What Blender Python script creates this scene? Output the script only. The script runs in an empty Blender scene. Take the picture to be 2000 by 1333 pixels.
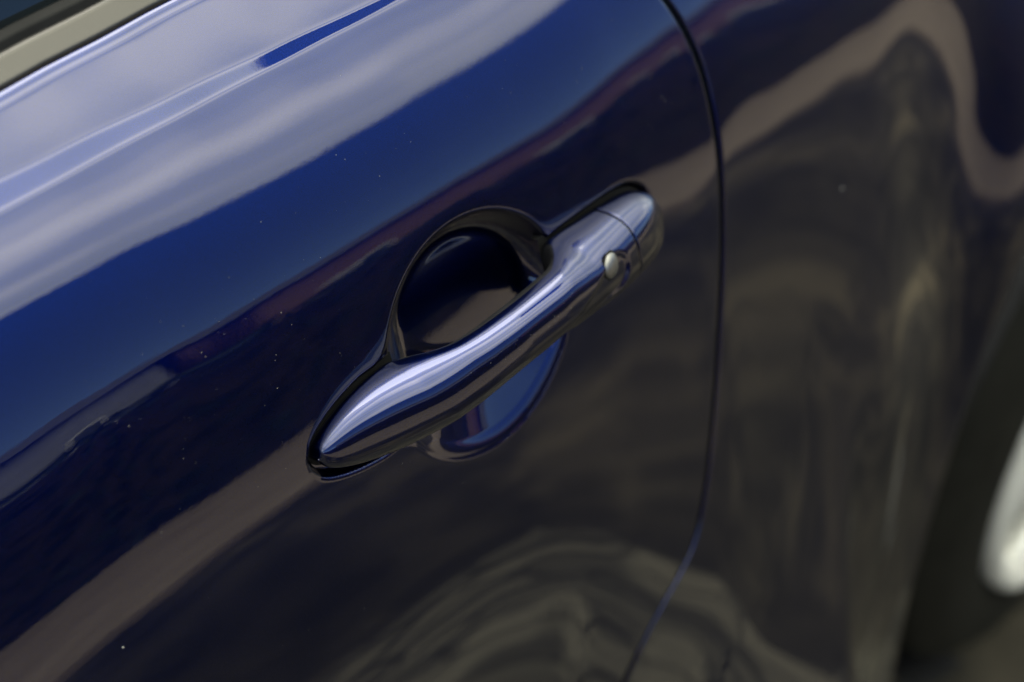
import bpy, bmesh, math, random
import numpy as np
from mathutils import Vector, Matrix, noise

# ------------------------------------------------------------------ camera, sky, sun, exposure
scn = bpy.context.scene
CLOUD_S = 0.60      # slope of the straight foot of the cloud bank over the houses
col = scn.collection
CAM = Vector((-0.33170843, -0.31241345, 1.33504868))
PITCH, YAW = math.radians(44.0), math.radians(41.7)
cam_d = bpy.data.cameras.new("camera")
cam = bpy.data.objects.new("camera", cam_d)
col.objects.link(cam)
cam.location = CAM
vd = Vector((math.cos(PITCH)*math.cos(YAW), math.cos(PITCH)*math.sin(YAW), -math.sin(PITCH)))
cam.rotation_euler = vd.to_track_quat('-Z', 'Y').to_euler()
cam_d.sensor_width = 36.0
cam_d.lens = 54.0
cam_d.clip_start = 0.01
cam_d.clip_end = 3000
cam_d.dof.use_dof = True
cam_d.dof.focus_distance = 0.58
cam_d.dof.aperture_fstop = 4.8
cam_d.dof.aperture_blades = 0
scn.camera = cam

scn.view_settings.view_transform = 'Standard'
scn.view_settings.look = 'None'
scn.view_settings.exposure = 2.6
scn.view_settings.gamma = 1.0
scn.cycles.use_denoising = True
scn.cycles.max_bounces = 10
scn.cycles.glossy_bounces = 6
scn.cycles.sample_clamp_indirect = 8

SUN_EL, SUN_AZ = math.radians(48), math.radians(20)      # the sun stands behind the car, veiled by cloud
world = bpy.data.worlds.new("World")
scn.world = world
world.use_nodes = True
wt = world.node_tree
for n in list(wt.nodes):
    wt.nodes.remove(n)


HOLE = (.580, .0, .078, .12)        # centre and half-widths of the gap in the high cloud


def N(t, kind, **kw):
    n = t.nodes.new(kind)
    for k, v in kw.items():
        if isinstance(k, str) and hasattr(n, k):
            setattr(n, k, v)
    return n


def mathn(t, op, a, b=None, clamp=False):
    n = t.nodes.new('ShaderNodeMath'); n.operation = op; n.use_clamp = clamp
    for i, q in enumerate((a, b)):
        if q is None: continue
        if isinstance(q, (int, float)): n.inputs[i].default_value = q
        else: t.links.new(q, n.inputs[i])
    return n.outputs[0]


def ramp(t, fac, stops, interp='LINEAR'):
    n = t.nodes.new('ShaderNodeValToRGB'); n.color_ramp.interpolation = interp
    el = n.color_ramp.elements
    while len(el) > 1: el.remove(el[-1])
    el[0].position = stops[0][0]; el[0].color = tuple(stops[0][1]) + (1,) if len(stops[0][1]) == 3 else stops[0][1]
    for p, c in stops[1:]:
        e = el.new(p); e.color = tuple(c) + (1,)
    t.links.new(fac, n.inputs[0])
    return n.outputs[0]


def mix(t, fac, a, b, blend='MIX'):
    n = t.nodes.new('ShaderNodeMix'); n.data_type = 'RGBA'; n.blend_type = blend
    for i, q in ((0, fac), (6, a), (7, b)):
        if isinstance(q, (int, float)): n.inputs[i].default_value = q
        elif isinstance(q, tuple): n.inputs[i].default_value = q + (1,) if len(q) == 3 else q
        else: t.links.new(q, n.inputs[i])
    return n.outputs[2]


def noise_tex(t, vec, scale, detail=4, rough=.55, dist=0):
    n = t.nodes.new('ShaderNodeTexNoise')
    n.inputs['Scale'].default_value = scale; n.inputs['Detail'].default_value = detail
    n.inputs['Roughness'].default_value = rough; n.inputs['Distortion'].default_value = dist
    if vec is not None: t.links.new(vec, n.inputs['Vector'])
    return n.outputs['Fac']


sky = wt.nodes.new('ShaderNodeTexSky')
sky.sky_type = 'NISHITA'; sky.sun_disc = False
sky.sun_elevation = SUN_EL; sky.sun_rotation = math.radians(90) - SUN_AZ - math.radians(0)
sky.altitude = 3500; sky.air_density = 0.8; sky.dust_density = 0.0; sky.ozone_density = 2.0
tc = wt.nodes.new('ShaderNodeTexCoord')
sep = wt.nodes.new('ShaderNodeSeparateXYZ'); wt.links.new(tc.outputs['Generated'], sep.inputs[0])
zc = mathn(wt, 'MAXIMUM', sep.outputs[2], 0.0)
den = mathn(wt, 'ADD', zc, 0.22)
cx = mathn(wt, 'DIVIDE', sep.outputs[0], den); cy = mathn(wt, 'DIVIDE', sep.outputs[1], den)
comb = wt.nodes.new('ShaderNodeCombineXYZ'); wt.links.new(cx, comb.inputs[0]); wt.links.new(cy, comb.inputs[1])
stretch = wt.nodes.new('ShaderNodeMapping'); stretch.inputs['Scale'].default_value = (.28, 1.5, 1); stretch.inputs['Rotation'].default_value = (0, 0, math.radians(-8))
wt.links.new(comb.outputs[0], stretch.inputs[0])      # wind-drawn streaks of cloud, long from front to rear
big = noise_tex(wt, stretch.outputs[0], 1.1, 4, .5, .15)
fine = noise_tex(wt, stretch.outputs[0], 3.0, 2, .45, .2)
shape = mathn(wt, 'ADD', mathn(wt, 'MULTIPLY', big, .7), mathn(wt, 'MULTIPLY', fine, .3))
# a bank of broken cloud whose foot stands about 30 degrees up, clear blue below it and in its holes
lift = mathn(wt, 'MULTIPLY', mathn(wt, 'SUBTRACT', mathn(wt, 'ADD', sep.outputs[2], mathn(wt, 'MULTIPLY', sep.outputs[1], CLOUD_S)), 0.0), 10.0, clamp=True)
cover = mathn(wt, 'MULTIPLY', mathn(wt, 'ADD', mathn(wt, 'MULTIPLY', mathn(wt, 'SUBTRACT', shape, .50), .10), mathn(wt, 'SUBTRACT', mathn(wt, 'MULTIPLY', lift, .7), .35)), 7.0, clamp=True)
# one clear hole high over the car, with frayed edges
hx = mathn(wt, 'DIVIDE', mathn(wt, 'SUBTRACT', cx, HOLE[0]), HOLE[2]); hy = mathn(wt, 'DIVIDE', mathn(wt, 'SUBTRACT', cy, HOLE[1]), HOLE[3])
hr = mathn(wt, 'SQRT', mathn(wt, 'ADD', mathn(wt, 'MULTIPLY', hx, hx), mathn(wt, 'MULTIPLY', hy, hy)))
fray = noise_tex(wt, comb.outputs[0], 9, 5, .6, .2)
hole = mathn(wt, 'MULTIPLY', mathn(wt, 'SUBTRACT', mathn(wt, 'ADD', hr, mathn(wt, 'MULTIPLY', fray, .5)), 1.12), 6.0, clamp=True)
dens = mathn(wt, 'MULTIPLY', cover, hole)
cl0 = ramp(wt, fine, [(.28, (8.2, 9.2, 9.0)), (.46, (13.2, 13.8, 12.2)), (.60, (21.5, 21, 17.2)), (.74, (30, 29, 23.5))])
zen = ramp(wt, sep.outputs[2], [(.42, (.55, .58, .62)), (.60, (.85, .86, .88)), (.78, (1.15, 1.15, 1.12)), (1.0, (1.45, 1.44, 1.42))])   # brighter towards the veiled sun
cl = mix(wt, 1.0, cl0, zen, 'MULTIPLY')
skyc = mix(wt, dens, sky.outputs[0], cl)
bg = wt.nodes.new('ShaderNodeBackground'); bg.inputs[1].default_value = 0.05
wt.links.new(skyc, bg.inputs[0])
wo = wt.nodes.new('ShaderNodeOutputWorld'); wt.links.new(bg.outputs[0], wo.inputs[0])

sun_d = bpy.data.lights.new("sun", 'SUN')
sun_d.energy = 0.9; sun_d.angle = math.radians(55); sun_d.color = (1.0, .95, .88)
sun = bpy.data.objects.new("sun", sun_d); col.objects.link(sun)
sdir = Vector((math.cos(SUN_EL)*math.sin(SUN_AZ), math.cos(SUN_EL)*math.cos(SUN_AZ), math.sin(SUN_EL)))
sun.rotation_euler = sdir.to_track_quat('Z', 'Y').to_euler()
sky.sun_rotation = math.atan2(sdir.x, sdir.y)

# ------------------------------------------------------------------ materials
def new_mat(name):
    m = bpy.data.materials.new(name); m.use_nodes = True
    t = m.node_tree; b = t.nodes['Principled BSDF']
    return m, t, b


def objcoord(t):
    return t.nodes.new('ShaderNodeTexCoord').outputs['Object']


def bump(t, b, h, strength, dist):
    n = t.nodes.new('ShaderNodeBump'); n.inputs['Strength'].default_value = strength; n.inputs['Distance'].default_value = dist
    t.links.new(h, n.inputs['Height']); t.links.new(n.outputs[0], b.inputs['Normal']); return n


def paint():
    m, t, b = new_mat('blue_metallic_paint')
    oc = objcoord(t)
    fl = noise_tex(t, oc, 2600, 1, .5)
    big = noise_tex(t, oc, 6, 3, .5)
    c = mix(t, fl, (.0003, .0031, .032), (.0007, .0062, .072))
    t.links.new(c, b.inputs['Base Color'])
    b.inputs['Metallic'].default_value = 1.0
    b.inputs['Roughness'].default_value = .29
    b.inputs['Coat Weight'].default_value = 1.0
    b.inputs['Coat Roughness'].default_value = .012
    b.inputs['Coat IOR'].default_value = 1.55
    bump(t, b, fl, .25, .0002)
    # orange peel of the clear coat
    pe = noise_tex(t, oc, 260, 2, .5)
    n = t.nodes.new('ShaderNodeBump'); n.inputs['Strength'].default_value = .018; n.inputs['Distance'].default_value = .0004
    t.links.new(pe, n.inputs['Height']); t.links.new(n.outputs[0], b.inputs['Coat Normal'])
    return m


def simple(name, colr, rough=.5,  metal=0., coat=0., nscale=0, namt=.2, bstr=0., bscale=200, bdist=.001, coat_rough=.05):
    m, t, b = new_mat(name)
    if metal < .1 and rough > .45: b.inputs['Specular IOR Level'].default_value = .12      # dull, dusty surfaces
    b.inputs['Roughness'].default_value = rough; b.inputs['Metallic'].default_value = metal
    b.inputs['Coat Weight'].default_value = coat; b.inputs['Coat Roughness'].default_value = coat_rough
    if nscale:
        f = noise_tex(t, objcoord(t), nscale, 5, .6)
        lo = tuple(x*(1-namt) for x in colr); hi = tuple(min(1, x*(1+namt)) for x in colr)
        t.links.new(ramp(t, f, [(.3, lo), (.7, hi)]), b.inputs['Base Color'])
    else:
        b.inputs['Base Color'].default_value = tuple(colr) + (1,)
    if bstr:
        bump(t, b, noise_tex(t, objcoord(t), bscale, 4, .6), bstr, bdist)
    return m


M_PAINT = paint()
M_DARK = simple('dark_sealer', (.008, .008, .009), .7, nscale=60, namt=.3)
M_RUBBER = simple('black_rubber', (.004, .004, .004), .6, nscale=80, namt=.25, bstr=.1, bscale=500)
M_BACK = simple('black_plastic', (.004, .004, .005), .6, nscale=120, namt=.3)
M_SEAL = simple('blue_grey_seal', (.010, .015, .026), .5, nscale=80, namt=.25)
M_TYRE = simple('tyre_rubber', (.005, .0048, .0036), .75, nscale=35, namt=.3, bstr=.25, bscale=300)
M_TRIM = simple('satin_aluminium', (.054, .0515, .048), .34, .9, nscale=14, namt=.08, bstr=.05, bscale=800)
M_BUTTON = simple('satin_silver', (.155, .152, .145), .38, .85, nscale=300, namt=.06)
M_ALLOY = simple('silver_alloy', (.58, .57, .54), .36, .3, .4, nscale=20, namt=.06)
M_ALLOYD = simple('dark_brake_metal', (.10, .10, .09), .5, .8, nscale=30, namt=.3)  # brake disc metal, darker than the rim alloy
M_GLASS = simple('tinted_glass', (.002, .004, .006), .03, 0, 0.0, nscale=3, namt=.2, coat_rough=.01)
M_INNER = simple('cabin_trim', (.01, .01, .012), .8, nscale=40)


def asphalt():
    m, t, b = new_mat('worn_asphalt')
    oc = objcoord(t)
    mv = t.nodes.new('ShaderNodeMapping'); mv.inputs['Location'].default_value = (7.3, 2.1, 0); t.links.new(oc, mv.inputs[0])
    a = noise_tex(t, mv.outputs[0], 2.0, 3, .5, 0); g = noise_tex(t, oc, 90, 3, .6); p = noise_tex(t, oc, 6, 3, .5, 0)
    c1 = ramp(t, a, [(.36, (.011, .0100, .0085)), (.5, (.024, .0215, .017)), (.66, (.062, .053, .037))])
    c2 = ramp(t, p, [(.42, (.55, .55, .55)), (.62, (1.3, 1.25, 1.15))])
    c3 = ramp(t, g, [(.3, (.8, .8, .8)), (.7, (1.2, 1.2, 1.2))])
    t.links.new(mix(t, 1.0, mix(t, 1.0, c1, c2, 'MULTIPLY'), c3, 'MULTIPLY'), b.inputs['Base Color'])
    b.inputs['Roughness'].default_value = .9; b.inputs['Specular IOR Level'].default_value = .1
    bump(t, b, g, .5, .006)
    return m


def paving():
    m, t, b = new_mat('brown_concrete_paving')
    oc = objcoord(t)
    a = noise_tex(t, oc, 5, 6, .65); g = noise_tex(t, oc, 60, 4, .6)
    c = ramp(t, a, [(.3, (.135, .105, .080)), (.7, (.19, .152, .116))])
    c3 = ramp(t, g, [(.3, (.82, .82, .82)), (.7, (1.15, 1.15, 1.15))])
    t.links.new(mix(t, 1.0, c, c3, 'MULTIPLY'), b.inputs['Base Color'])
    b.inputs['Roughness'].default_value = .85; b.inputs['Specular IOR Level'].default_value = .15
    bump(t, b, g, .4, .004)
    return m


def brick():
    m, t, b = new_mat('red_brickwork')
    mp = t.nodes.new('ShaderNodeMapping'); mp.inputs['Rotation'].default_value = (math.radians(90), 0, 0)
    t.links.new(objcoord(t), mp.inputs[0])
    n = t.nodes.new('ShaderNodeTexBrick'); t.links.new(mp.outputs[0], n.inputs[0])
    n.inputs['Scale'].default_value = 4.5; n.inputs['Color1'].default_value = (.17, .07, .06, 1); n.inputs['Color2'].default_value = (.12, .055, .05, 1)
    n.inputs['Mortar'].default_value = (.22, .19, .17, 1)
    t.links.new(n.outputs[0], b.inputs['Base Color']); b.inputs['Roughness'].default_value = .85; b.inputs['Specular IOR Level'].default_value = .15
    return m


M_ASPH, M_PAVE, M_BRICK = asphalt(), paving(), brick()
M_RENDER = simple('grey_render', (.22, .23, .26), .85, nscale=2, namt=.15)
M_ROOF = simple('dark_roof_slate', (.035, .037, .045), .6, nscale=3, namt=.3)
M_LEAF = simple('dark_hedge_leaf', (.012, .020, .012), .6, nscale=9, namt=.5)
M_STEM = simple('hedge_stem', (.03, .022, .015), .8, nscale=20)
M_WIN = simple('window_glass', (.02, .025, .03), .05, nscale=4)
M_FRAME = simple('white_window_frame', (.6, .6, .58), .5, nscale=10, namt=.05)
M_DUST_GLINT = simple('pale_dust_and_glint', (.28, .27, .25), .9, nscale=50)

# ------------------------------------------------------------------ object helpers
def link(name, me, m=None, parent=None):
    o = bpy.data.objects.new(name, me); col.objects.link(o)
    if m is not None and me is not None: me.materials.append(m)
    if parent is not None: o.parent = parent
    return o


def tag(o, label=None, cat=None, group=None, kind=None):
    if label: o['label'] = label
    if cat: o['category'] = cat
    if group: o['group'] = group
    if kind: o['kind'] = kind
    return o


def grid_mesh(name, V, Nn, keep=None, flip=False, closed_v=False):
    """V, Nn: (m, n, 3) arrays; keep: (m-1, n-1) bool. One mesh with exact normals."""
    m, n = V.shape[:2]
    idx = np.arange(m*n).reshape(m, n)
    a, b, c, d = idx[:-1, :-1], idx[1:, :-1], idx[1:, 1:], idx[:-1, 1:]
    if closed_v:
        a = idx[:-1, :]; b = idx[1:, :]; c = np.roll(idx, -1, 1)[1:, :]; d = np.roll(idx, -1, 1)[:-1, :]
    q = np.stack([a, b, c, d], -1) if not flip else np.stack([a, d, c, b], -1)
    if keep is not None: q = q[keep]
    q = q.reshape(-1, 4)
    used = np.unique(q); mp = np.full(m*n, -1); mp[used] = np.arange(len(used))
    q = mp[q]
    verts = V.reshape(-1, 3)[used]; nr = Nn.reshape(-1, 3)[used]
    me = bpy.data.meshes.new(name)
    me.vertices.add(len(verts)); me.vertices.foreach_set('co', verts.astype(np.float32).ravel())
    me.loops.add(len(q)*4); me.loops.foreach_set('vertex_index', q.astype(np.int32).ravel())
    me.polygons.add(len(q)); me.polygons.foreach_set('loop_start', (np.arange(len(q))*4).astype(np.int32))
    me.polygons.foreach_set('use_smooth', np.ones(len(q), bool))
    me.update(calc_edges=True)
    me.normals_split_custom_set_from_vertices(nr.tolist())
    return me


def grid_normals(V, closed_v=False):
    du = np.gradient(V, axis=0)
    if closed_v:
        dv = (np.roll(V, -1, 1) - np.roll(V, 1, 1))/2
    else:
        dv = np.gradient(V, axis=1)
    n = np.cross(du, dv)
    l = np.linalg.norm(n, axis=2, keepdims=True)
    return n/np.maximum(l, 1e-14)


def box_bm(bm, lo, hi, rot=None):
    r = bmesh.ops.create_cube(bm, size=1)
    for v in r['verts']:
        v.co = Vector([(lo[i]+hi[i])/2 + v.co[i]*(hi[i]-lo[i]) for i in range(3)])
    return r['verts']


def bm_obj(name, bm, m, parent=None, smooth=False, bev=0):
    me = bpy.data.meshes.new(name)
    if bev: bmesh.ops.bevel(bm, geom=bm.edges[:], offset=bev, segments=2, affect='EDGES')
    bmesh.ops.recalc_face_normals(bm, faces=bm.faces[:])
    bm.to_mesh(me); bm.free()
    if smooth:
        me.polygons.foreach_set('use_smooth', [True]*len(me.polygons))
    return link(name, me, m, parent)


def pchip(xk, yk, x):
    xk = np.asarray(xk, float); yk = np.asarray(yk, float)
    h = np.diff(xk); d = np.diff(yk)/h
    m = np.zeros(len(xk))
    for i in range(1, len(xk)-1):
        if d[i-1]*d[i] > 0:
            w1 = 2*h[i]+h[i-1]; w2 = h[i]+2*h[i-1]; m[i] = (w1+w2)/(w1/d[i-1]+w2/d[i])
    m[0] = d[0]; m[-1] = d[-1]
    x = np.clip(x, xk[0], xk[-1]); i = np.clip(np.searchsorted(xk, x)-1, 0, len(xk)-2)
    t = (x-xk[i])/h[i]
    return ((2*t**3-3*t**2+1)*yk[i] + (t**3-2*t**2+t)*h[i]*m[i] + (-2*t**3+3*t**2)*yk[i+1] + (t**3-t**2)*h[i]*m[i+1])


def sstep(a, b, x):
    t = np.clip((x-a)/(b-a), 0, 1); return t*t*t*(t*(6*t-15)+10)

# ------------------------------------------------------------------ the skin of the car side: y = skin(x, z)
# The tilt (degrees by which the sheet metal leans inwards) is a smooth field through measured stations.
TPX = [(-0.21360,0.88947,-296.32555), (-0.18494,0.89172,-465.61105), (-0.16601,0.89101,-23.33029), (-0.14501,0.89287,-700.34965), (-0.12558,0.89198,-480.82254), (-0.10012,0.89117,-668.07488), (-0.05782,0.88761,-299.66544), (-0.01643,0.88788,-426.10387), (0.03582,0.89111,-464.10148), (0.08518,0.89353,-418.38558), (0.12216,0.89269,-1363.04103), (0.15716,0.88836,21.33966), (0.17119,0.89224,-2005.68479), (0.22474,0.88826,-761.24504), (0.27473,0.88376,-965.93118), (0.33952,0.87990,-863.11851), (0.37507,0.83627,220.19675), (0.38121,0.80651,-480.87702), (0.38853,0.76825,-1222.20241), (0.39986,0.74017,-285.58585), (0.41478,0.73427,247.92344), (0.43376,0.73698,-475.95500), (-0.22701,0.91206,223.20559), (-0.20648,0.91297,237.08743), (-0.18223,0.91354,454.36611), (-0.14030,0.91151,881.91866), (-0.11737,0.91095,582.98856), (-0.09500,0.91075,635.22075), (-0.04901,0.91067,640.91053), (-0.00783,0.91173,608.07718), (0.04337,0.91385,524.77916), (0.08466,0.91493,187.70709), (0.12672,0.90807,1064.94919), (0.16168,0.90414,2836.46795), (0.17486,0.90918,-1002.30079), (0.21369,0.90628,936.03424), (0.26226,0.90251,538.77772), (0.31509,0.89706,819.08964), (0.35995,0.89502,-76.63570), (0.38209,0.88051,166.38428), (0.39686,0.85444,-595.83206), (0.40104,0.82092,-1785.19167), (0.40523,0.78594,-1285.97387), (0.41000,0.77518,879.20549), (0.43343,0.76282,609.36107), (0.42789,0.84573,800.68950), (0.42254,0.80583,3542.80281), (0.44237,0.81407,-1057.33276), (-0.20261,0.95633,42.36130), (-0.16612,0.96088,-1823.86560), (-0.12970,0.95983,-2127.35377), (-0.08160,0.95681,-1781.77938), (-0.03278,0.95534,-2079.44627), (0.01158,0.95303,-1824.00251), (0.05026,0.95016,-1241.03892), (0.10826,0.95036,-840.10529), (0.15411,0.95050,-852.82226), (0.20529,0.94535,-0.88251), (-0.19245,0.97237,735.15051), (-0.15746,0.97119,1733.74916), (-0.12169,0.96856,2073.83260), (-0.07527,0.96676,1285.37016), (-0.02714,0.96426,1721.09805), (0.01741,0.96232,1639.52075), (0.05701,0.96085,1235.83203), (0.11688,0.96353,670.79687), (0.14835,0.96563,139.62739), (-0.17540,0.99574,-432.19761), (-0.14634,0.99428,-471.80175), (-0.11741,0.99206,-475.89175), (-0.07679,0.98749,313.85431), (-0.03803,0.98523,370.90362), (0.00537,0.98454,-130.91779), (0.06515,0.98336,-312.46987), (0.11658,0.98532,31.90309), (-0.16169,1.01158,-1102.34292), (-0.12151,1.00961,-958.93421), (-0.07701,1.00817,-1425.61196), (-0.02871,1.00616,-1469.53492), (0.02384,1.00350,-468.48059), (-0.15146,1.02182,1775.14092), (-0.11068,1.02006,2023.84407), (-0.06505,1.01930,1746.73295), (-0.01644,1.01735,1914.13730), (-0.13132,1.04012,-859.12665), (-0.09090,1.03956,-655.43892), (-0.04808,1.03808,-552.37076), (-0.16051,0.86377,371.65083), (-0.10334,0.86678,116.05205), (-0.05383,0.86413,-13.80891), (0.00637,0.85710,222.75594), (0.07742,0.86066,442.92678), (0.15590,0.86249,456.25970), (0.24627,0.85993,288.91580), (0.31181,0.85398,297.55426), (-0.14510,0.83623,238.46458), (-0.09051,0.83725,54.89694), (-0.03245,0.83155,29.75900), (0.03288,0.82455,5.95491), (0.09022,0.82973,-228.94303), (0.14962,0.82243,140.41067), (0.24271,0.82284,-81.48464), (0.31366,0.81324,512.97599), (0.36714,0.75350,331.08177), (-0.12432,0.81694,4.94025), (-0.06789,0.81238,168.77180), (-0.00651,0.80253,133.96036), (0.06024,0.77363,141.42271), (0.13137,0.75492,12.39172), (0.23787,0.75047,-355.68723), (0.31348,0.73695,853.23504), (0.38314,0.69213,-104.77081), (-0.12214,0.80461,-72.23258), (-0.08238,0.80167,0.65824), (-0.03995,0.79806,-15.67903), (0.00416,0.78607,124.68843), (0.05676,0.74939,451.89164), (0.13141,0.67992,281.92726), (0.19209,0.60317,-163.02579), (-0.05686,0.77293,-176.43934), (-0.01216,0.76389,-422.35538), (0.03028,0.73459,-323.81387), (0.08280,0.69153,74.25963), (0.12822,0.63465,-219.01012), (-0.06348,0.74524,128.52303), (-0.02097,0.73442,129.99759), (0.01924,0.70867,-430.13377), (-0.01526,0.69409,184.35751), (0.02073,0.62558,-187.09115), (0.05347,0.62909,215.96624), (0.12642,0.56832,-623.03312), (0.25581,0.64687,33.52556), (0.24423,0.69264,-280.62788), (0.16845,0.58121,824.42551), (0.37143,0.59128,652.28309), (0.36653,0.43905,-102.60822), (0.34794,0.38226,562.04175), (0.19371,0.51284,-25.30763), (0.37752,0.26012,251.07220), (0.40502,0.30319,-485.53520), (0.39947,0.49149,-386.19647), (0.41062,0.64171,-418.76334), (0.42964,0.70600,-172.89923), (-0.16289,1.03851,-746.41698), (-0.00328,1.03719,-813.95459), (-0.17933,1.02286,1865.01180), (0.05369,1.01637,626.89449), (-0.18900,1.01278,-426.63078), (-0.20210,0.99731,-387.91038), (-0.21910,0.97424,233.49589), (-0.22948,0.95822,-624.88797), (-0.25610,0.91112,66.60280)]
TPL = (-54.085095,2.286195,73.961365)

GX0, GX1, GNX = -.36, .90, 127
GZ0, GZ1, GNZ = .40, 1.12, 145
gx = np.linspace(GX0, GX1, GNX); gz = np.linspace(GZ0, GZ1, GNZ)


def tilt_field():
    st = np.array(TPX)
    A = st[:, :2]*np.array([1, 1.3]); w = st[:, 2]
    G = np.stack(np.meshgrid(gx, gz, indexing='ij'), -1).reshape(-1, 2)*np.array([1, 1.3])
    out = np.empty(len(G))
    for k in range(0, len(G), 4000):
        r2 = ((G[k:k+4000, None]-A[None])**2).sum(-1)
        out[k:k+4000] = (.5*r2*np.log(r2+1e-12))@w
    out += TPL[0] + G@np.array(TPL[1:])
    Tt = np.clip(out.reshape(GNX, GNZ), -12, 62)
    x = gx[:, None]; z = gz[None]            # the panel tucks in below, ahead of the wheel
    t = np.clip((.28-x)/.12, 0, 1); c = 3+110*.5*((z-.60)+np.sqrt((z-.60)**2+.03**2))+70*t*t*(3-2*t)
    k = 5.; h = np.clip(.5+.5*(c-Tt)/k, 0, 1)
    return c*(1-h)+Tt*h-k*h*(1-h)


T = tilt_field()
SL = np.tan(np.radians(T)); dz = gz[1]-gz[0]
cum = np.concatenate([np.zeros((GNX, 1)), np.cumsum((SL[:, 1:]+SL[:, :-1])/2*dz, axis=1)], 1)
k9 = int(round((.9-GZ0)/dz))
FS = cum - cum[:, k9:k9+1] + (.10*np.maximum(gx-.1, 0)**2 + .02*gx*gx)[:, None]


def bspl_coef(A):
    n = A.shape[0]; M = np.zeros((n, n))
    for i in range(1, n-1): M[i, i-1:i+2] = [1/6, 4/6, 1/6]
    M[0, 0:3] = [1, 0, 0]; M[-1, -1] = 1
    return np.linalg.solve(M, A)


CF = bspl_coef(bspl_coef(FS).T).T
CF = np.pad(CF, 1, mode='reflect', reflect_type='odd')


def skin0(x, z):
    x = np.asarray(x, float); z = np.asarray(z, float)
    xe = np.clip(x, -.34, .60); ze = np.clip(z, .42, 1.10)
    fx = (xe-GX0)/(gx[1]-gx[0]); fz = (ze-GZ0)/dz
    i = np.floor(fx).astype(int); j = np.floor(fz).astype(int); a = fx-i; b = fz-j

    def W(t): return [(1-t)**3/6, (3*t**3-6*t**2+4)/6, (-3*t**3+3*t**2+3*t+1)/6, t**3/6]
    wa, wb = W(a), W(b); s = 0
    for p in range(4):
        for q in range(4):
            s = s + wa[p]*wb[q]*CF[i+p, j+q]
    dxl = np.minimum(x+.34, 0)
    s = s + .02*(-2*.34*dxl*.0) + .02*dxl*dxl  + 1.6*(z-ze)*(z > ze)
    dxr = np.maximum(x-.60, 0)
    return s + .10*dxr*dxr


# shoulder step: between these two creases the metal lies flatter
def band_lo(x): return 1.0201 + (x+.1536)*(-.0320)
def band_hi(x): return band_lo(x) + .72*(1.0257 + (x+.1476)*(-.0505) - band_lo(x))


BAND_T = 1.1
def soft_pos(t, r):           # softplus-like ramp with a tight radius
    return .5*(t+np.sqrt(t*t+r*r))


def skin(x, z):
    lo, hi = band_lo(x), np.maximum(band_hi(x), band_lo(x)+.0016)
    return skin0(x, z) + BAND_T*(soft_pos(z-lo, .0004)-soft_pos(z-hi, .0004))


def skin_n(x, z, f=None):
    f = f or skin; e = 2e-4
    fx = (f(x+e, z)-f(x-e, z))/(2*e); fz = (f(x, z+e)-f(x, z-e))/(2*e)
    n = np.stack([fx, -np.ones_like(fx), fz], -1)
    return n/np.linalg.norm(n, axis=-1, keepdims=True)

# ------------------------------------------------------------------ handle frame
HT = math.radians(15.0)
HO = np.array([0, 0, .9]); HN = np.array([0, -math.cos(HT), math.sin(HT)]); HV = np.array([0, math.sin(HT), math.cos(HT)])
HX = np.array([1., 0, 0])


def hpt(x, v, w):  # millimetres -> world
    return HO + (np.asarray(x)[..., None]*HX + np.asarray(v)[..., None]*HV + np.asarray(w)[..., None]*HN)*.001


#            x     half   vc    w_out  
HK = np.array([
    (-92.6, 0.5, .4, 2.5), (-91.2, 4.2, .6, 4.8), (-88.6, 6.6, .7, 6.8), (-84.6, 8.9, .8, 8.8), (-78.6, 11.4, .9, 11.2), (-70, 13.8, 1.1, 14.6),
    (-60, 15.5, 1.0, 18.0), (-50, 16.1, .9, 21.3), (-40, 15.6, 1.4, 24.6), (-30, 14.2, 2.6, 27.0), (-15, 12.9, 4.2, 29.6),
    (0, 12.4, 5.2, 30.8), (20, 12.6, 5.2, 30.8), (33, 13.8, 4.2, 30.0), (45, 15.8, 2.6, 28.6), (60, 17.3, .8, 26.0),
    (78, 17.5, -.5, 22.4), (90, 17.0, -1.2, 19.4), (98, 15.8, -1.6, 16.6), (104, 13.4, -2.0, 13.4), (108, 10.2, -2.2, 10.2),
    (110.4, 6.4, -2.3, 6.8), (111.3, 0.6, -2.4, 2.5)])


def h_half(x): return pchip(HK[:, 0], HK[:, 1], x)
def h_vc(x): return pchip(HK[:, 0], HK[:, 2], x)
def h_out(x): return pchip(HK[:, 0], HK[:, 3], x)
def h_in(x): return pchip([-93, -50, -44, -36, -20, 0, 25, 36, 41.5, 46, 111.3], [-5, -5, -2, 7, 11, 11.5, 11, 9, 3, -5, -5], x)
def h_wc(x): return pchip([-93, -50, -42, -25, 0, 28, 38, 48, 111.3], [2, 2.6, 7, 17, 20, 18.5, 12, 3.5, 2], x)


BTN = (55.5, 7.0)          # x, v of the button (mm)


def handle_grid(x, th, shrink=0.):
    """x (m,), th (n,) -> (m, n, 3) millimetre coords (x, v, w)."""
    X = x[:, None]+0*th[None]; t = th[None]+0*x[:, None]
    a = (h_half(x)-shrink)[:, None]; wc = h_wc(x)[:, None]
    bo = np.maximum(h_out(x)[:, None]-wc-(shrink if np.isscalar(shrink) else shrink[:, None]), .3) if np.isscalar(shrink) else np.maximum(h_out(x)[:, None]-wc-shrink[:, None], .3)
    bi = np.maximum(wc-h_in(x)[:, None], .3)
    c, s = np.cos(t), np.sin(t)          # c -> outward, s -> up
    e = 2/2.25
    rr = (np.abs(c)**2.65+np.abs(s)**2.65)**(-1/2.65); cw = c*rr; sw = s*rr
    v = h_vc(x)[:, None]+a*sw; w = wc+np.where(c > 0, bo, bi)*cw
    return X, v, w


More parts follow.
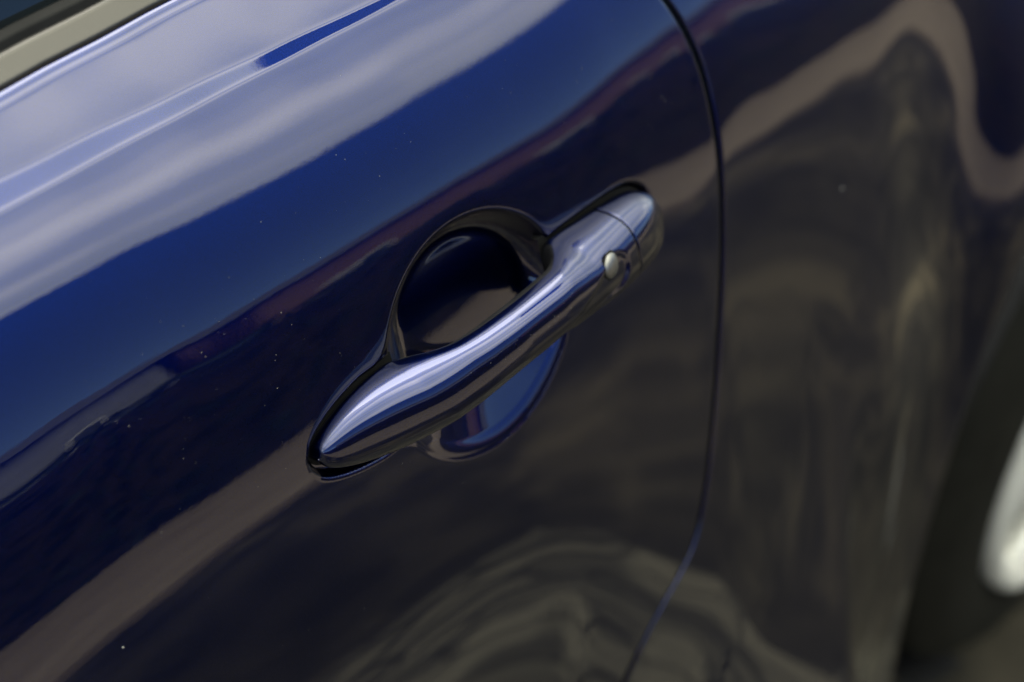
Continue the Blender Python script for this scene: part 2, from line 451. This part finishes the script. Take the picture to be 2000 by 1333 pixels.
def scoop(X, v, w):
    """teardrop hollow on the lower outer face that holds the button; returns depth in mm."""
    # distance field of a tapering capsule running from the button forward and down
    ax, av, ar = 59.0, 1.5, 9.0
    bx, bv, br = 12.0, -5.5, 1.0
    dx, dv = bx-ax, bv-av
    t = np.clip(((X-ax)*dx+(v-av)*dv)/(dx*dx+dv*dv), 0, 1)
    d = np.hypot(X-(ax+t*dx), v-(av+t*dv))-(ar+t*(br-ar))
    return 1.5*sstep(1.2, -3.0, d)*(1-.75*t)*(w > 10)


#  pocket (the shallow dish the two handle feet sit in) and cup (the finger bowl)
def capsule_outline():
    xs_ = np.concatenate([-93-np.linspace(3.2, 0, 6)[:0], np.linspace(-93, 111.3, 160)])
    h = h_half(xs_); h = h + 1.1*np.clip((-50-xs_)/12, 0, 1); base = np.where((xs_ > -52) & (xs_ < 50), np.maximum(h, 16.8), h)
    up = np.stack([xs_, -1.2+0*xs_ + base], 1); dn = np.stack([xs_, -1.2+0*xs_ - base], 1)[::-1]
    return np.concatenate([up, dn])


POLY = capsule_outline()


def poly_sdf(P, poly):
    out = np.full(len(P), 1e9); inside = np.zeros(len(P), bool)
    A = poly; B = np.roll(poly, -1, 0)
    for k in range(len(A)):
        e = B[k]-A[k]; w = P-A[k]; L = e@e
        if L < 1e-9: continue
        t = np.clip((w@e)/L, 0, 1)
        d = np.hypot(w[:, 0]-t*e[0], w[:, 1]-t*e[1]); out = np.minimum(out, d)
        c1 = (A[k, 1] > P[:, 1]) != (B[k, 1] > P[:, 1])
        with np.errstate(divide='ignore', invalid='ignore'):
            xi = A[k, 0]+(P[:, 1]-A[k, 1])*e[0]/(e[1] if abs(e[1]) > 1e-12 else 1e-12)
        inside ^= c1 & (P[:, 0] < xi)
    return np.where(inside, -out, out)


def smin(a, b, k):
    h = np.clip(.5+.5*(b-a)/k, 0, 1); return b*(1-h)+a*h-k*h*(1-h)


def recess_depth(X, V):
    """mm of inward displacement, and signed distance to the opening (negative inside)."""
    sh = X.shape
    near = (np.abs(X-10) < 130) & (np.abs(V) < 75)
    dep = np.zeros(sh); sd = np.full(sh, 99.)
    P = np.stack([X[near], V[near]], 1)
    dp = poly_sdf(P, POLY)-1.9                      # pocket edge, 2.6 mm outside the handle foot
    dc = np.hypot(P[:, 0]-1.0, (P[:, 1]+3.0)*1.0)-51.5
    d = smin(dp, dc, 7.0)
    rim = .5*sstep(2.4, 0, d)
    pocket = 4.4*sstep(.8, -1.5, dp)
    sa = (P[:, 1]+3+.35*(P[:, 0]-1))/(np.hypot(P[:, 0]-1, P[:, 1]+3)+6)
    sv = sstep(-.75, .55, sa); L = 47.0-(30.0+5*np.clip(P[:, 0]/40, -1, 1))*sv; pw = .45+1.35*sv
    q = np.clip(.5*(-dc+np.sqrt(dc*dc+1.6)), 0, L)
    bowl = (15.5+.035*P[:, 1])*(1-(1-q/L)**(pw+1))
    h_ = np.clip(.5+.5*(bowl-pocket)/2.5, 0, 1)
    body_ = pocket*(1-h_)+bowl*h_+2.5*h_*(1-h_)*np.clip(pocket, 0, 1)
    dep[near] = rim+body_; sd[near] = d
    return dep, sd

# ------------------------------------------------------------------ car
car = link('car', None)
car.empty_display_size = .2
car.location = (0, 0, 0)
tag(car, 'dark metallic blue car seen close at its door handle', 'car')

SEAM_Z = np.array([.20, .40, .50, .56, .6234, .6528, .670, .6821, .6953, .7093, .7317, .766, .7992, .8313, .8555, .8853, .907, .9317, .9524, .9696, .985, 1.00, 1.02, 1.045, 1.08, 1.13])
SEAM_X = np.array([.02, .022, .030, .041, .0603, .0749, .0896, .1042, .1165, .1222, .1304, .1398, .1479, .1551, .1604, .1645, .1667, .1682, .1655, .1598, .151, .139, .119, .088, .04, -.03])


def seam(z):
    zz = np.linspace(.20, 1.13, 1200); xx = pchip(SEAM_Z, SEAM_X, zz)
    k = np.exp(-.5*(np.arange(-30, 31)/9.)**2); k /= k.sum()
    xp = np.pad(xx, 30, mode='edge'); xx = np.convolve(xp, k, 'valid')
    return np.interp(z, zz, xx)


def seam_stretch(z):
    g = (seam(z+.002)-seam(z-.002))/.004
    return np.sqrt(1+g*g)


TOPZ = 1.0395
def roll_in(e, r=.0024):      # inward depth for distance e from the cut edge
    q = np.clip(1-e/r, 0, 1); return r*(1-np.sqrt(np.maximum(1-q*q, 0)))


def panel(name, side):
    # z rows, denser round the handle; the top rows roll inwards
    zr = np.concatenate([np.arange(.22, .60, .006), np.arange(.60, .832, .0025), np.arange(.832, .966, .0006),
                         np.arange(.966, 1.012, .0016), np.arange(1.012, 1.028, .00018), np.arange(1.028, TOPZ-.003, .0015),
                         TOPZ-.003+.003*np.sin(np.linspace(0, math.pi/2, 9))])
    RD = .0024 if side < 0 else .0013
    if side < 0:
        xr = np.concatenate([np.arange(-1.1, -.30, .01), np.arange(-.30, -.112, .003), np.arange(-.112, .135, .0006), np.arange(.135, .162, .002)])
        s = (xr+1.1)/(.165+1.1)
        Zg = np.repeat(zr[None], len(xr), 0)
        edge = seam(zr)-.0013*seam_stretch(zr)
        R = .0024/seam_stretch(zr)**.5
        inner = edge-R
        X = -1.1+(s[:, None])*(inner[None]+1.1)*(1.0) / 1.0
        X = -1.1+(s/s[-1])[:, None]*(inner[None]+1.1)
        ph = np.linspace(0, math.pi/2, 9)[1:]
        Xe = inner[None]+R[None]*np.sin(ph)[:, None]
        De = (RD/seam_stretch(zr)[None])*(1-np.cos(ph))[:, None]+0*Xe
        wall = np.array([.0005, .004, .008])
        Xw = np.repeat(edge[None], 3, 0); Dw = RD/seam_stretch(zr)[None]+wall[:, None]+0*Xw
        X = np.concatenate([X, Xe, Xw]); Dp = np.concatenate([np.zeros((len(xr), len(zr))), De, Dw])
    else:
        edge = seam(zr)+.0013*seam_stretch(zr)
        R = .0016/seam_stretch(zr)**.5; inner = edge+R
        zc_ = [.22, .2354, .35, .418, .487, .564, .6249, .6533, .694, .74, .79, .84, .90, 1.0, 1.05]
        xc_ = [.424, .4229, .4155, .4135, .4150, .4200, .4285, .4352, .4450, .464, .497, .56, .75, 1.1, 1.1]
        arch = pchip(zc_, xc_, zr)
        k = np.exp(-.5*(np.arange(-12, 13)/5.)**2)
        ph = np.linspace(0, math.pi/2, 9)[::-1][:-1]
        wall = np.array([.0005, .004, .008])[::-1]
        Xw = np.repeat(edge[None], 3, 0); Dw = RD/seam_stretch(zr)[None]+wall[:, None]+0*Xw
        Xe = inner[None]-R[None]*np.sin(ph)[:, None]; De = (RD/seam_stretch(zr)[None])*(1-np.cos(ph))[:, None]+0*Xe
        nx = 150; s = np.linspace(0, 1, nx); RA = .006
        hasarch = arch < 1.0
        X = inner[None]+s[:, None]*((arch-RA)-inner)[None]
        ph2 = np.linspace(0, math.pi/2, 9)[1:]
        Xa = (arch-RA)[None]+RA*np.sin(ph2)[:, None]; Da = RA*(1-np.cos(ph2))[:, None]+0*Xa
        w2 = np.linspace(0, .03, 4)[1:]
        Xb = np.repeat(arch[None], 3, 0); Db = RA+w2[:, None]+0*Xb
        X = np.concatenate([Xw, Xe, X, Xa, Xb]); Dp = np.concatenate([Dw, De, np.zeros((nx, len(zr))), Da, Db])
    Z = np.repeat(zr[None], X.shape[0], 0)
    Y = skin(X, Z)+Dp
    # roll of the top edge
    Y = Y + .003*(1-np.sqrt(np.maximum(1-np.clip((Z-(TOPZ-.003))/.003, 0, 1)**2, 0)))
    V = np.stack([X, Y, Z], -1)
    keep_r = None
    wallmask = np.ones((V.shape[0]-1, V.shape[1]-1), bool)
    if side < 0: wallmask[-1:] = False
    else: wallmask[:2] = False
    if side < 0:
        vm = ((V-HO)@HV)*1000; xm = X*1000
        dep, sd = recess_depth(xm, vm)
        V = V - dep[..., None]*.001*HN[None, None]
        keep_r = sd
    Nn = grid_normals(V)
    if Nn[V.shape[0]//3, V.shape[1]//3, 1] > 0: Nn = -Nn; flip = True
    else: flip = False
    return V, Nn, flip, keep_r, wallmask


V, Nn, flip, sd, wm = panel('door', -1)
sdc = (sd[:-1, :-1]+sd[1:, 1:])/2
door = link('door', grid_mesh('door', V, Nn, (sdc > -1.6) & wm, flip), M_PAINT, car)
cup = link('handle_recess', grid_mesh('handle_recess', V, Nn, sdc <= -1.6, flip), M_PAINT, door)
V, Nn, flip, _, wm = panel('rear_panel', 1)
quarter = link('rear_side_panel', grid_mesh('rear_side_panel', V, Nn, wm, flip), M_PAINT, car)

# dark jamb behind the shut line
zr = np.linspace(.22, TOPZ-.004, 160); off = np.linspace(-.02, .02, 9)
X = seam(zr)[None]+off[:, None]*seam_stretch(zr)[None]; Z = np.repeat(zr[None], 9, 0)
Vj = np.stack([X, skin(X, Z)+.0060, Z], -1); Nj = grid_normals(Vj)
fl = Nj[4, 80, 1] > 0
link('door_seal', grid_mesh('door_seal', Vj, -Nj if fl else Nj, None, bool(fl)), M_SEAL, car)

# ---- belt line: rubber lip, satin moulding, glass
def sweep_x(name, prof, x0, x1, m, parent, nseg=120):
    """prof: list of (dy, z) relative to the body edge; swept along the belt."""
    xs_ = np.linspace(x0, x1, nseg); pr = np.array(prof)
    base = skin(xs_, np.full(nseg, TOPZ-.001))
    V = np.zeros((nseg, len(pr), 3)); V[..., 0] = xs_[:, None]; V[..., 1] = base[:, None]+pr[None, :, 0]; V[..., 2] = pr[None, :, 1]
    Nn = grid_normals(V); f = False
    mid = len(pr)//2
    if Nn[nseg//2, mid, 1]-Nn[nseg//2, mid, 2] > 0: Nn = -Nn; f = True
    return link(name, grid_mesh(name, V, Nn, None, f), m, parent)


def rounded(pts, r, n=5):
    out = []
    for i, p in enumerate(pts):
        if i in (0, len(pts)-1): out.append(p); continue
        p = np.array(p); a = np.array(pts[i-1])-p; b = np.array(pts[i+1])-p
        ra = min(r, np.linalg.norm(a)*.45, np.linalg.norm(b)*.45)
        A = p+a/np.linalg.norm(a)*ra; B = p+b/np.linalg.norm(b)*ra
        for t in np.linspace(0, 1, n): out.append(tuple((1-t)**2*A+2*t*(1-t)*p+t*t*B))
    return out


belt_x0, belt_x1 = -1.05, .30
sweep_x('belt_seal', rounded([(.030, 1.0300), (.002, 1.0300), (.004, 1.0402), (.012, 1.0425), (.03, 1.0425)], .0012), belt_x0, belt_x1, M_RUBBER, door)
sweep_x('belt_moulding', rounded([(.020, 1.030), (.0040, 1.0375), (.0035, 1.0408), (.0102, 1.0466), (.0130, 1.0468), (.024, 1.042)], .0016, 7), belt_x0, belt_x1, M_TRIM, door)
sweep_x('glass_seal', rounded([(.010, 1.042), (.0135, 1.0498), (.0175, 1.0508), (.022, 1.047)], .0010), belt_x0, belt_x1, M_RUBBER, door)
sweep_x('window_glass', [(.017, 1.03), (.037, 1.075), (.10, 1.20), (.18, 1.34), (.184, 1.34), (.104, 1.20), (.044, 1.075), (.024, 1.03)], belt_x0, belt_x1, M_GLASS, door)

# ---- handle
def handle_part(name, x0, x1, cut0, cut1, parent, nx, with_scoop):
    u = np.linspace(0, 1, nx)
    if not cut0: u = np.where(u < .5, .5*(1-np.cos(np.clip(u, 0, .5)*math.pi*1.0))/.5*.5, u) if False else u
    # cluster stations at rounded ends
    if not cut0 and cut1: u = 1-np.cos(u*math.pi/2)
    elif cut0 and not cut1: u = np.sin(u*math.pi/2)
    x = x0+(x1-x0)*u
    sh = np.zeros(nx)
    if cut0: sh += .6*np.clip(1-(x-x0)/.6, 0, 1)**2
    if cut1: sh += .6*np.clip(1-(x1-x)/.6, 0, 1)**2
    th = np.linspace(0, 2*math.pi, 193)[:-1]
    X, v, w = handle_grid(x, th, sh)
    if cut0:  # extra closing ring
        X = np.concatenate([X[:1], X]); v0 = h_vc(x[:1])[:, None]; w0 = h_wc(x[:1])[:, None]
        v = np.concatenate([v0+(v[:1]-v0)*.8, v]); w = np.concatenate([w0+(w[:1]-w0)*.8, w])
    if cut1:
        X = np.concatenate([X, X[-1:]]); v0 = h_vc(x[-1:])[:, None]; w0 = h_wc(x[-1:])[:, None]
        v = np.concatenate([v, v0+(v[-1:]-v0)*.8]); w = np.concatenate([w, w0+(w[-1:]-w0)*.8])
    # sloping joint plane: shear x with height outwards
    if cut1: X = X - np.clip((X-60)/18, 0, 1)*0.0
    if with_scoop:
        dep = scoop(X, v, w)
        P = np.stack([X, v, w], -1); Nl = grid_normals(P, True)
        cen = np.stack([X, h_vc(np.clip(X, -93, 111))+0*v, h_wc(np.clip(X, -93, 111))+0*v], -1)
        sgn = np.sign(((P-cen)*Nl).sum(-1, keepdims=True))
        P = P - dep[..., None]*Nl*sgn
        X, v, w = P[..., 0], P[..., 1], P[..., 2]
    V = hpt(X, v, w)
    Nn = grid_normals(V, True)
    cen = hpt(X, h_vc(np.clip(X, -93, 111)), h_wc(np.clip(X, -93, 111)))
    k = V.shape[0]//2
    f = ((V[k]-cen[k])*Nn[k]).sum() < 0
    if f: Nn = -Nn
    if cut0: Nn[0] = -HX
    if cut1: Nn[-1] = HX
    o = link(name, grid_mesh(name, V, Nn, None, bool(f), True), M_PAINT, parent)
    o.data.materials.append(M_BACK)              # the finger side is bare black plastic
    mx = np.array([(V[:, :, 0].min(), V[:, :, 0].max())])
    mi = []
    for p in o.data.polygons:
        c = np.array(p.center)-HO; xm = c[0]*1000; wm = (c@HN)*1000
        mi.append(1 if (-45 < xm < 44 and wm < float(h_wc(np.array([xm]))[0])-1) else 0)
    o.data.polygons.foreach_set('material_index', mi)
    return o


handle = link('door_handle', None, None, car)
handle.location = (0, 0, 0)
CAPX = 76.5
handle_part('grip', -93.0, CAPX-.25, False, True, handle, 420, True)
handle_part('lock_cover', CAPX+.25, 111.3, True, False, handle, 130, False)

# black gaskets under the two feet
def gasket(x0, x1):
    x = np.linspace(x0, x1, 90); h = h_half(np.clip(x, -93, 111.3))
    if x0 < 0:
        xx = np.linspace(0, 1, 90); x = x0+(x1-x0)*(1-np.cos(xx*math.pi/2)); h = h_half(np.clip(x+1.2, -93, 111.3))
    else:
        xx = np.linspace(0, 1, 90); x = x0+(x1-x0)*np.sin(xx*math.pi/2); h = h_half(np.clip(x-1.2, -93, 111.3))
    bm = bmesh.new(); up = []; dn = []
    vc = h_vc(np.clip(x, -93, 111.3))
    for k in range(90):
        up.append([bm.verts.new(hpt(x[k], vc[k]+h[k]+.5, w_)) for w_ in (-7.5, -3.4)])
        dn.append([bm.verts.new(hpt(x[k], vc[k]-h[k]-.5, w_)) for w_ in (-7.5, -3.4)])
    for k in range(89):
        bm.faces.new([up[k][1], up[k+1][1], dn[k+1][1], dn[k][1]])
        bm.faces.new([up[k][0], up[k+1][0], up[k+1][1], up[k][1]])
        bm.faces.new([dn[k][0], dn[k+1][0], dn[k+1][1], dn[k][1]])
    return bm_obj('gasket', bm, M_RUBBER, handle)


gasket(-94.4, -44); gasket(44, 112.6)

# button: a domed satin oval in a dark ring, on the lower outer face
def surf_at(x, v):
    th = np.linspace(-math.pi/2, math.pi/2, 721)
    X, vv, ww = handle_grid(np.array([x]), th, 0.); k = int(np.argmin(abs(vv[0]-v)))
    w = ww[0, k]-scoop(np.array([x]), np.array([v]), np.array([20.]))[0]
    return w


def dome(name, x, v, rx, rv, h, m, sink=.4, ring=False):
    w0 = surf_at(x, v)
    dv = (surf_at(x, v+3)-surf_at(x, v-3))/6; dx = (surf_at(x+3, v)-surf_at(x-3, v))/6
    n = np.array([-dx, -dv, 1.]); n /= np.linalg.norm(n)
    a = np.array([1, 0, dx]); a /= np.linalg.norm(a); b = np.cross(n, a)
    r = np.linspace(0, 1, 18); t = np.linspace(0, 2*math.pi, 65)[:-1]
    R, Tt = np.meshgrid(r, t, indexing='ij')
    if ring:
        Rr = .86+.14*R; hh = h*np.sqrt(np.maximum(1-(2*R-1)**2, 0))
        rad = Rr
    else:
        rad = np.sin(R*math.pi/2); hh = h*np.cos(R*math.pi/2)
    P = np.array([x, v, w0-sink])+rad[..., None]*(rx*np.cos(Tt)[..., None]*a+rv*np.sin(Tt)[..., None]*b)+hh[..., None]*n
    V = hpt(P[..., 0], P[..., 1], P[..., 2])
    bm = bmesh.new(); vs = [[bm.verts.new(V[i, j]) for j in range(64)] for i in range(18)]
    for i in range(17):
        for j in range(64):
            bm.faces.new([vs[i][j], vs[i+1][j], vs[i+1][(j+1) % 64], vs[i][(j+1) % 64]])
    bmesh.ops.remove_doubles(bm, verts=bm.verts[:], dist=1e-7)
    return bm_obj(name, bm, m, handle, True)


dome('button', BTN[0], BTN[1], 5.4, 5.6, 2.8, M_BUTTON, .1)
dome('button_surround', BTN[0], BTN[1], 6.3, 6.5, .5, M_RUBBER, .2, True)

# ---- wheel and arch
WX, WY, WZ = .898, -.055, .350
wheel = link('wheel', None, None, car); wheel.location = (WX, WY, WZ)


def lathe(name, prof, m, parent, n=96, smooth=True):
    """prof: (radius, y); revolved about the wheel axle (y)."""
    t = np.linspace(0, 2*math.pi, n+1)[:-1]; pr = np.array(prof)
    V = np.zeros((len(pr), n, 3)); V[..., 0] = pr[:, 0:1]*np.cos(t)[None]; V[..., 2] = pr[:, 0:1]*np.sin(t)[None]; V[..., 1] = pr[:, 1:2]
    bm = bmesh.new(); vs = [[bm.verts.new(V[i, j]) for j in range(n)] for i in range(len(pr))]
    for i in range(len(pr)-1):
        for j in range(n):
            bm.faces.new([vs[i][j], vs[i+1][j], vs[i+1][(j+1) % n], vs[i][(j+1) % n]])
    bmesh.ops.remove_doubles(bm, verts=bm.verts[:], dist=1e-6)
    return bm_obj(name, bm, m, parent, smooth)


tyre = lathe('tyre', rounded([(.320, .03), (.325, .006), (.332, -.006), (.358, -.012), (.394, -.006), (.422, .015), (.430, .05), (.430, .17), (.35, .20)], .012, 6), M_TYRE, wheel)
rim = lathe('rim', rounded([(.27, .16), (.278, .05), (.292, .022), (.302, -.006), (.311, -.016), (.322, -.019), (.328, -.010), (.325, .012)], .004, 4), M_ALLOY, wheel)
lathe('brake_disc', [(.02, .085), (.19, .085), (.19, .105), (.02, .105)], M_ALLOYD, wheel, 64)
hub = lathe('hub', rounded([(.0, -.004), (.03, -.004), (.036, .0), (.060, .010), (.066, .03), (.06, .08)], .004, 4), M_ALLOY, wheel, 48)
NSP = 7
sp_me = None
for k in range(NSP):
    if sp_me is None:
        bm = bmesh.new(); st = np.linspace(0, 1, 16); rings = []
        for s in st:
            r = .045+s*.258; hw = .026+.016*s+.014*max(0, s-.75)/.25; y0 = .004-.006*math.sin(s*math.pi)-.012*s; d = .030
            ring = [(hw, y0+.012), (hw*.93, y0+.003), (hw*.7, y0), (hw*.12, y0+.004), (-hw*.12, y0+.004), (-hw*.7, y0), (-hw*.93, y0+.003), (-hw, y0+.012), (-hw*.8, y0+d), (hw*.8, y0+d)]
            rings.append([bm.verts.new((r, y, w)) for w, y in ring])
        for a, b in zip(rings[:-1], rings[1:]):
            for j in range(10): bm.faces.new([a[j], b[j], b[(j+1) % 10], a[(j+1) % 10]])
        bm.faces.new(rings[0]); bm.faces.new(rings[-1][::-1])
        o = bm_obj('spoke', bm, M_ALLOY, rim, True); sp_me = o.data
    else:
        o = link('spoke', sp_me, None, rim)
    o.rotation_euler = (0, -math.radians(190+k*360/NSP), 0)

# liner: a dark tunnel round the wheel
bm = bmesh.new(); t = np.linspace(math.radians(-64), math.radians(244), 70); R1 = .455
ra = [bm.verts.new((WX+R1*math.cos(a), -.045, WZ+R1*math.sin(a))) for a in t]
rb = [bm.verts.new((WX+R1*math.cos(a), .42, WZ+R1*math.sin(a))) for a in t]
for i in range(69): bm.faces.new([ra[i], ra[i+1], rb[i+1], rb[i]])
bm.faces.new(rb)
bm_obj('wheel_arch_liner', bm, M_DARK, car)
# floor pan and inner sill, so the body is closed behind the skin
bm = bmesh.new(); box_bm(bm, (-1.05, .16, .20), (.33, .30, 1.02)); bm_obj('inner_sill', bm, M_DARK, car, bev=.01)
bm = bmesh.new(); box_bm(bm, (-1.0, .16, 1.00), (.28, .22, 1.05)); bm_obj('door_trim', bm, M_INNER, car, bev=.01)

# a little dust on the paint, plus two larger specks for mirrored glints
rnd = random.Random(5); bm = bmesh.new()
def speck(p, n, r):
    q = Vector(n).to_track_quat('Z', 'Y').to_matrix().to_4x4()
    bmesh.ops.create_icosphere(bm, subdivisions=1, radius=r, matrix=Matrix.Translation(p) @ q @ Matrix.Diagonal((1, 1, .5, 1)))
XZ = []
for k in range(320):
    x = rnd.uniform(-.16, .15); z = rnd.choice([rnd.uniform(.905, .99), rnd.uniform(.93, .975), rnd.uniform(.74, 1.01)])
    XZ.append((x, z))
XZ = np.array(XZ); nn = skin_n(XZ[:, 0], XZ[:, 1]); yy = skin(XZ[:, 0], XZ[:, 1])
rr_, _ = recess_depth(XZ[:, 0]*1000, (((np.stack([XZ[:, 0], yy, XZ[:, 1]], -1))-HO)@HV)*1000)
for (x, z), y, n, dd in zip(XZ, yy, nn, rr_):
    if dd < .02: speck((x, y, z), n, .000055*(1+1.8*rnd.random()**3))
for k in range(70):
    x = rnd.gauss(4, 16); th = rnd.uniform(-.1, 1.0)
    X, v, w = handle_grid(np.array([x]), np.array([th]), 0.)
    p = hpt(X[0, 0], v[0, 0], w[0, 0]); speck(tuple(p), tuple(HN), .00006*(1+rnd.random()**3))
for x, z, r in ((.2652, .8268, .0007), (-.1893, .8849, .0004)):  # larger specks put in place of small bright reflections
    q = np.array([x]); w = np.array([z]); speck((x, float(skin(q, w)[0]), z), skin_n(q, w)[0], r)
tag(bm_obj('dust_and_glints', bm, M_DUST_GLINT, car), kind='stuff')

# ------------------------------------------------------------------ the place round the car (seen in the paint)
GZ = -.08          # height of the ground


def sheet(name, x0, x1, y0, y1, z, m):
    bm = bmesh.new(); vs = [bm.verts.new(p) for p in ((x0, y0, z), (x1, y0, z), (x1, y1, z), (x0, y1, z))]; bm.faces.new(vs)
    return tag(bm_obj(name, bm, m), kind='structure')


ground = sheet('ground', -400, 400, -400, 400, GZ, M_ASPH)
bm = bmesh.new(); box_bm(bm, (-60, -3.62, GZ-.05), (60, -2.06, GZ+.05))
path = tag(bm_obj('pavement', bm, M_PAVE, bev=.012), kind='structure')

# unseen sheet added for the pale and dark streaks it mirrors into the door
def streak_sheet_mat():
    m, t, b = new_mat('olive_streak_sheet')
    oc = objcoord(t)
    mp = t.nodes.new('ShaderNodeMapping'); mp.inputs['Scale'].default_value = (2.2, 4.5, 1); t.links.new(oc, mp.inputs[0])
    a = noise_tex(t, mp.outputs[0], 3.2, 5, .6, .6); g = noise_tex(t, oc, 70, 3, .6)
    w = t.nodes.new('ShaderNodeTexVoronoi'); w.feature = 'DISTANCE_TO_EDGE'; w.inputs['Scale'].default_value = 3.4
    t.links.new(mp.outputs[0], w.inputs['Vector'])
    c = ramp(t, a, [(.34, (.022, .020, .016)), (.5, (.046, .042, .032)), (.66, (.100, .090, .068))])
    cr = ramp(t, w.outputs[0], [(.0, (.12, .12, .12)), (.035, (.3, .3, .3)), (.06, (1, 1, 1))])
    c3 = ramp(t, g, [(.3, (.8, .8, .8)), (.7, (1.2, 1.2, 1.2))])
    t.links.new(mix(t, 1.0, mix(t, 1.0, c, cr, 'MULTIPLY'), c3, 'MULTIPLY'), b.inputs['Base Color'])
    b.inputs['Roughness'].default_value = .9; b.inputs['Specular IOR Level'].default_value = .1
    bump(t, b, g, .5, .005)
    return m


streak_sheet = sheet('added_streak_sheet', -12, .66, -.95, 3.2, GZ+.004, streak_sheet_mat())

# clipped hedge: leafy faces over a dense core
def hedge(x0, x1, y0, y1, h):
    rnd = random.Random(3); root = link('hedge', None); root.location = ((x0+x1)/2, (y0+y1)/2, GZ)
    tag(root, 'dark clipped hedge behind the brown pavement, mirrored in the door', 'hedge')
    bm = bmesh.new()
    for k in range(16000):
        face = rnd.random()
        x = rnd.uniform(x0, x1)
        if face < .72: y = y1+rnd.gauss(0, .03); z = rnd.uniform(.0, h)
        else: y = rnd.uniform(y0, y1); z = h+rnd.gauss(0, .03)
        s = rnd.uniform(.03, .06); a = Vector((rnd.uniform(-1, 1), rnd.uniform(-1, 1), rnd.uniform(-1, 1))).normalized(); b = a.orthogonal().normalized()
        p = Vector((x, y, z))-Vector((root.location.x, root.location.y, 0))
        bm.faces.new([bm.verts.new(p-a*s), bm.verts.new(p+b*s*.5), bm.verts.new(p+a*s), bm.verts.new(p-b*s*.5)])
    tag(bm_obj('leaves', bm, M_LEAF, root), kind='stuff')
    bm = bmesh.new(); box_bm(bm, (x0-root.location.x, y0+.05-root.location.y, 0), (x1-root.location.x, y1-.05-root.location.y, h-.05))
    bm_obj('stems', bm, M_STEM, root)


hedge(-9, 24, -4.6, -3.69, 1.21)


def house(x0, x1, y0, y1, hw, hr, mwall, label, nw):
    root = link('house', None); root.location = ((x0+x1)/2, y1, GZ); tag(root, label, 'house')
    L = Vector((root.location.x, root.location.y, 0))
    def bx(name, lo, hi, m, par=root, bev=0):
        bm = bmesh.new(); box_bm(bm, [lo[i]-L[i] for i in range(3)], [hi[i]-L[i] for i in range(3)]); return bm_obj(name, bm, m, par, bev=bev)
    bx('wall', (x0, y0, 0), (x1, y1, hw), mwall)
    bm = bmesh.new(); ym = (y0+y1)/2; e = .3
    a = [bm.verts.new((x-L[0], y-L[1], z)) for x in (x0-e, x1+e) for y, z in ((y0-e, hw), (y1+e, hw), (ym, hw+hr))]
    for f in ((0, 2, 1), (3, 4, 5), (0, 3, 5, 2), (1, 2, 5, 4), (0, 1, 4, 3)): bm.faces.new([a[i] for i in f])
    bm_obj('roof', bm, M_ROOF, root)
    for k in range(nw):
        xc = x0+(k+.5)*(x1-x0)/nw
        w = bx('window', (xc-.55, y1-.02, 1.0), (xc+.55, y1+.03, 2.2), M_FRAME)
        bx('pane', (xc-.48, y1+.031, 1.07), (xc+.48, y1+.036, 2.13), M_WIN, w)


house(-8, 6.2, -24, -15, 3.4, 1.3, M_RENDER, 'grey rendered house mirrored at the left of the door paint', 4)
house(6.8, 26, -24, -15, 3.4, 1.3, M_BRICK, 'red brick house mirrored above the door handle', 5)
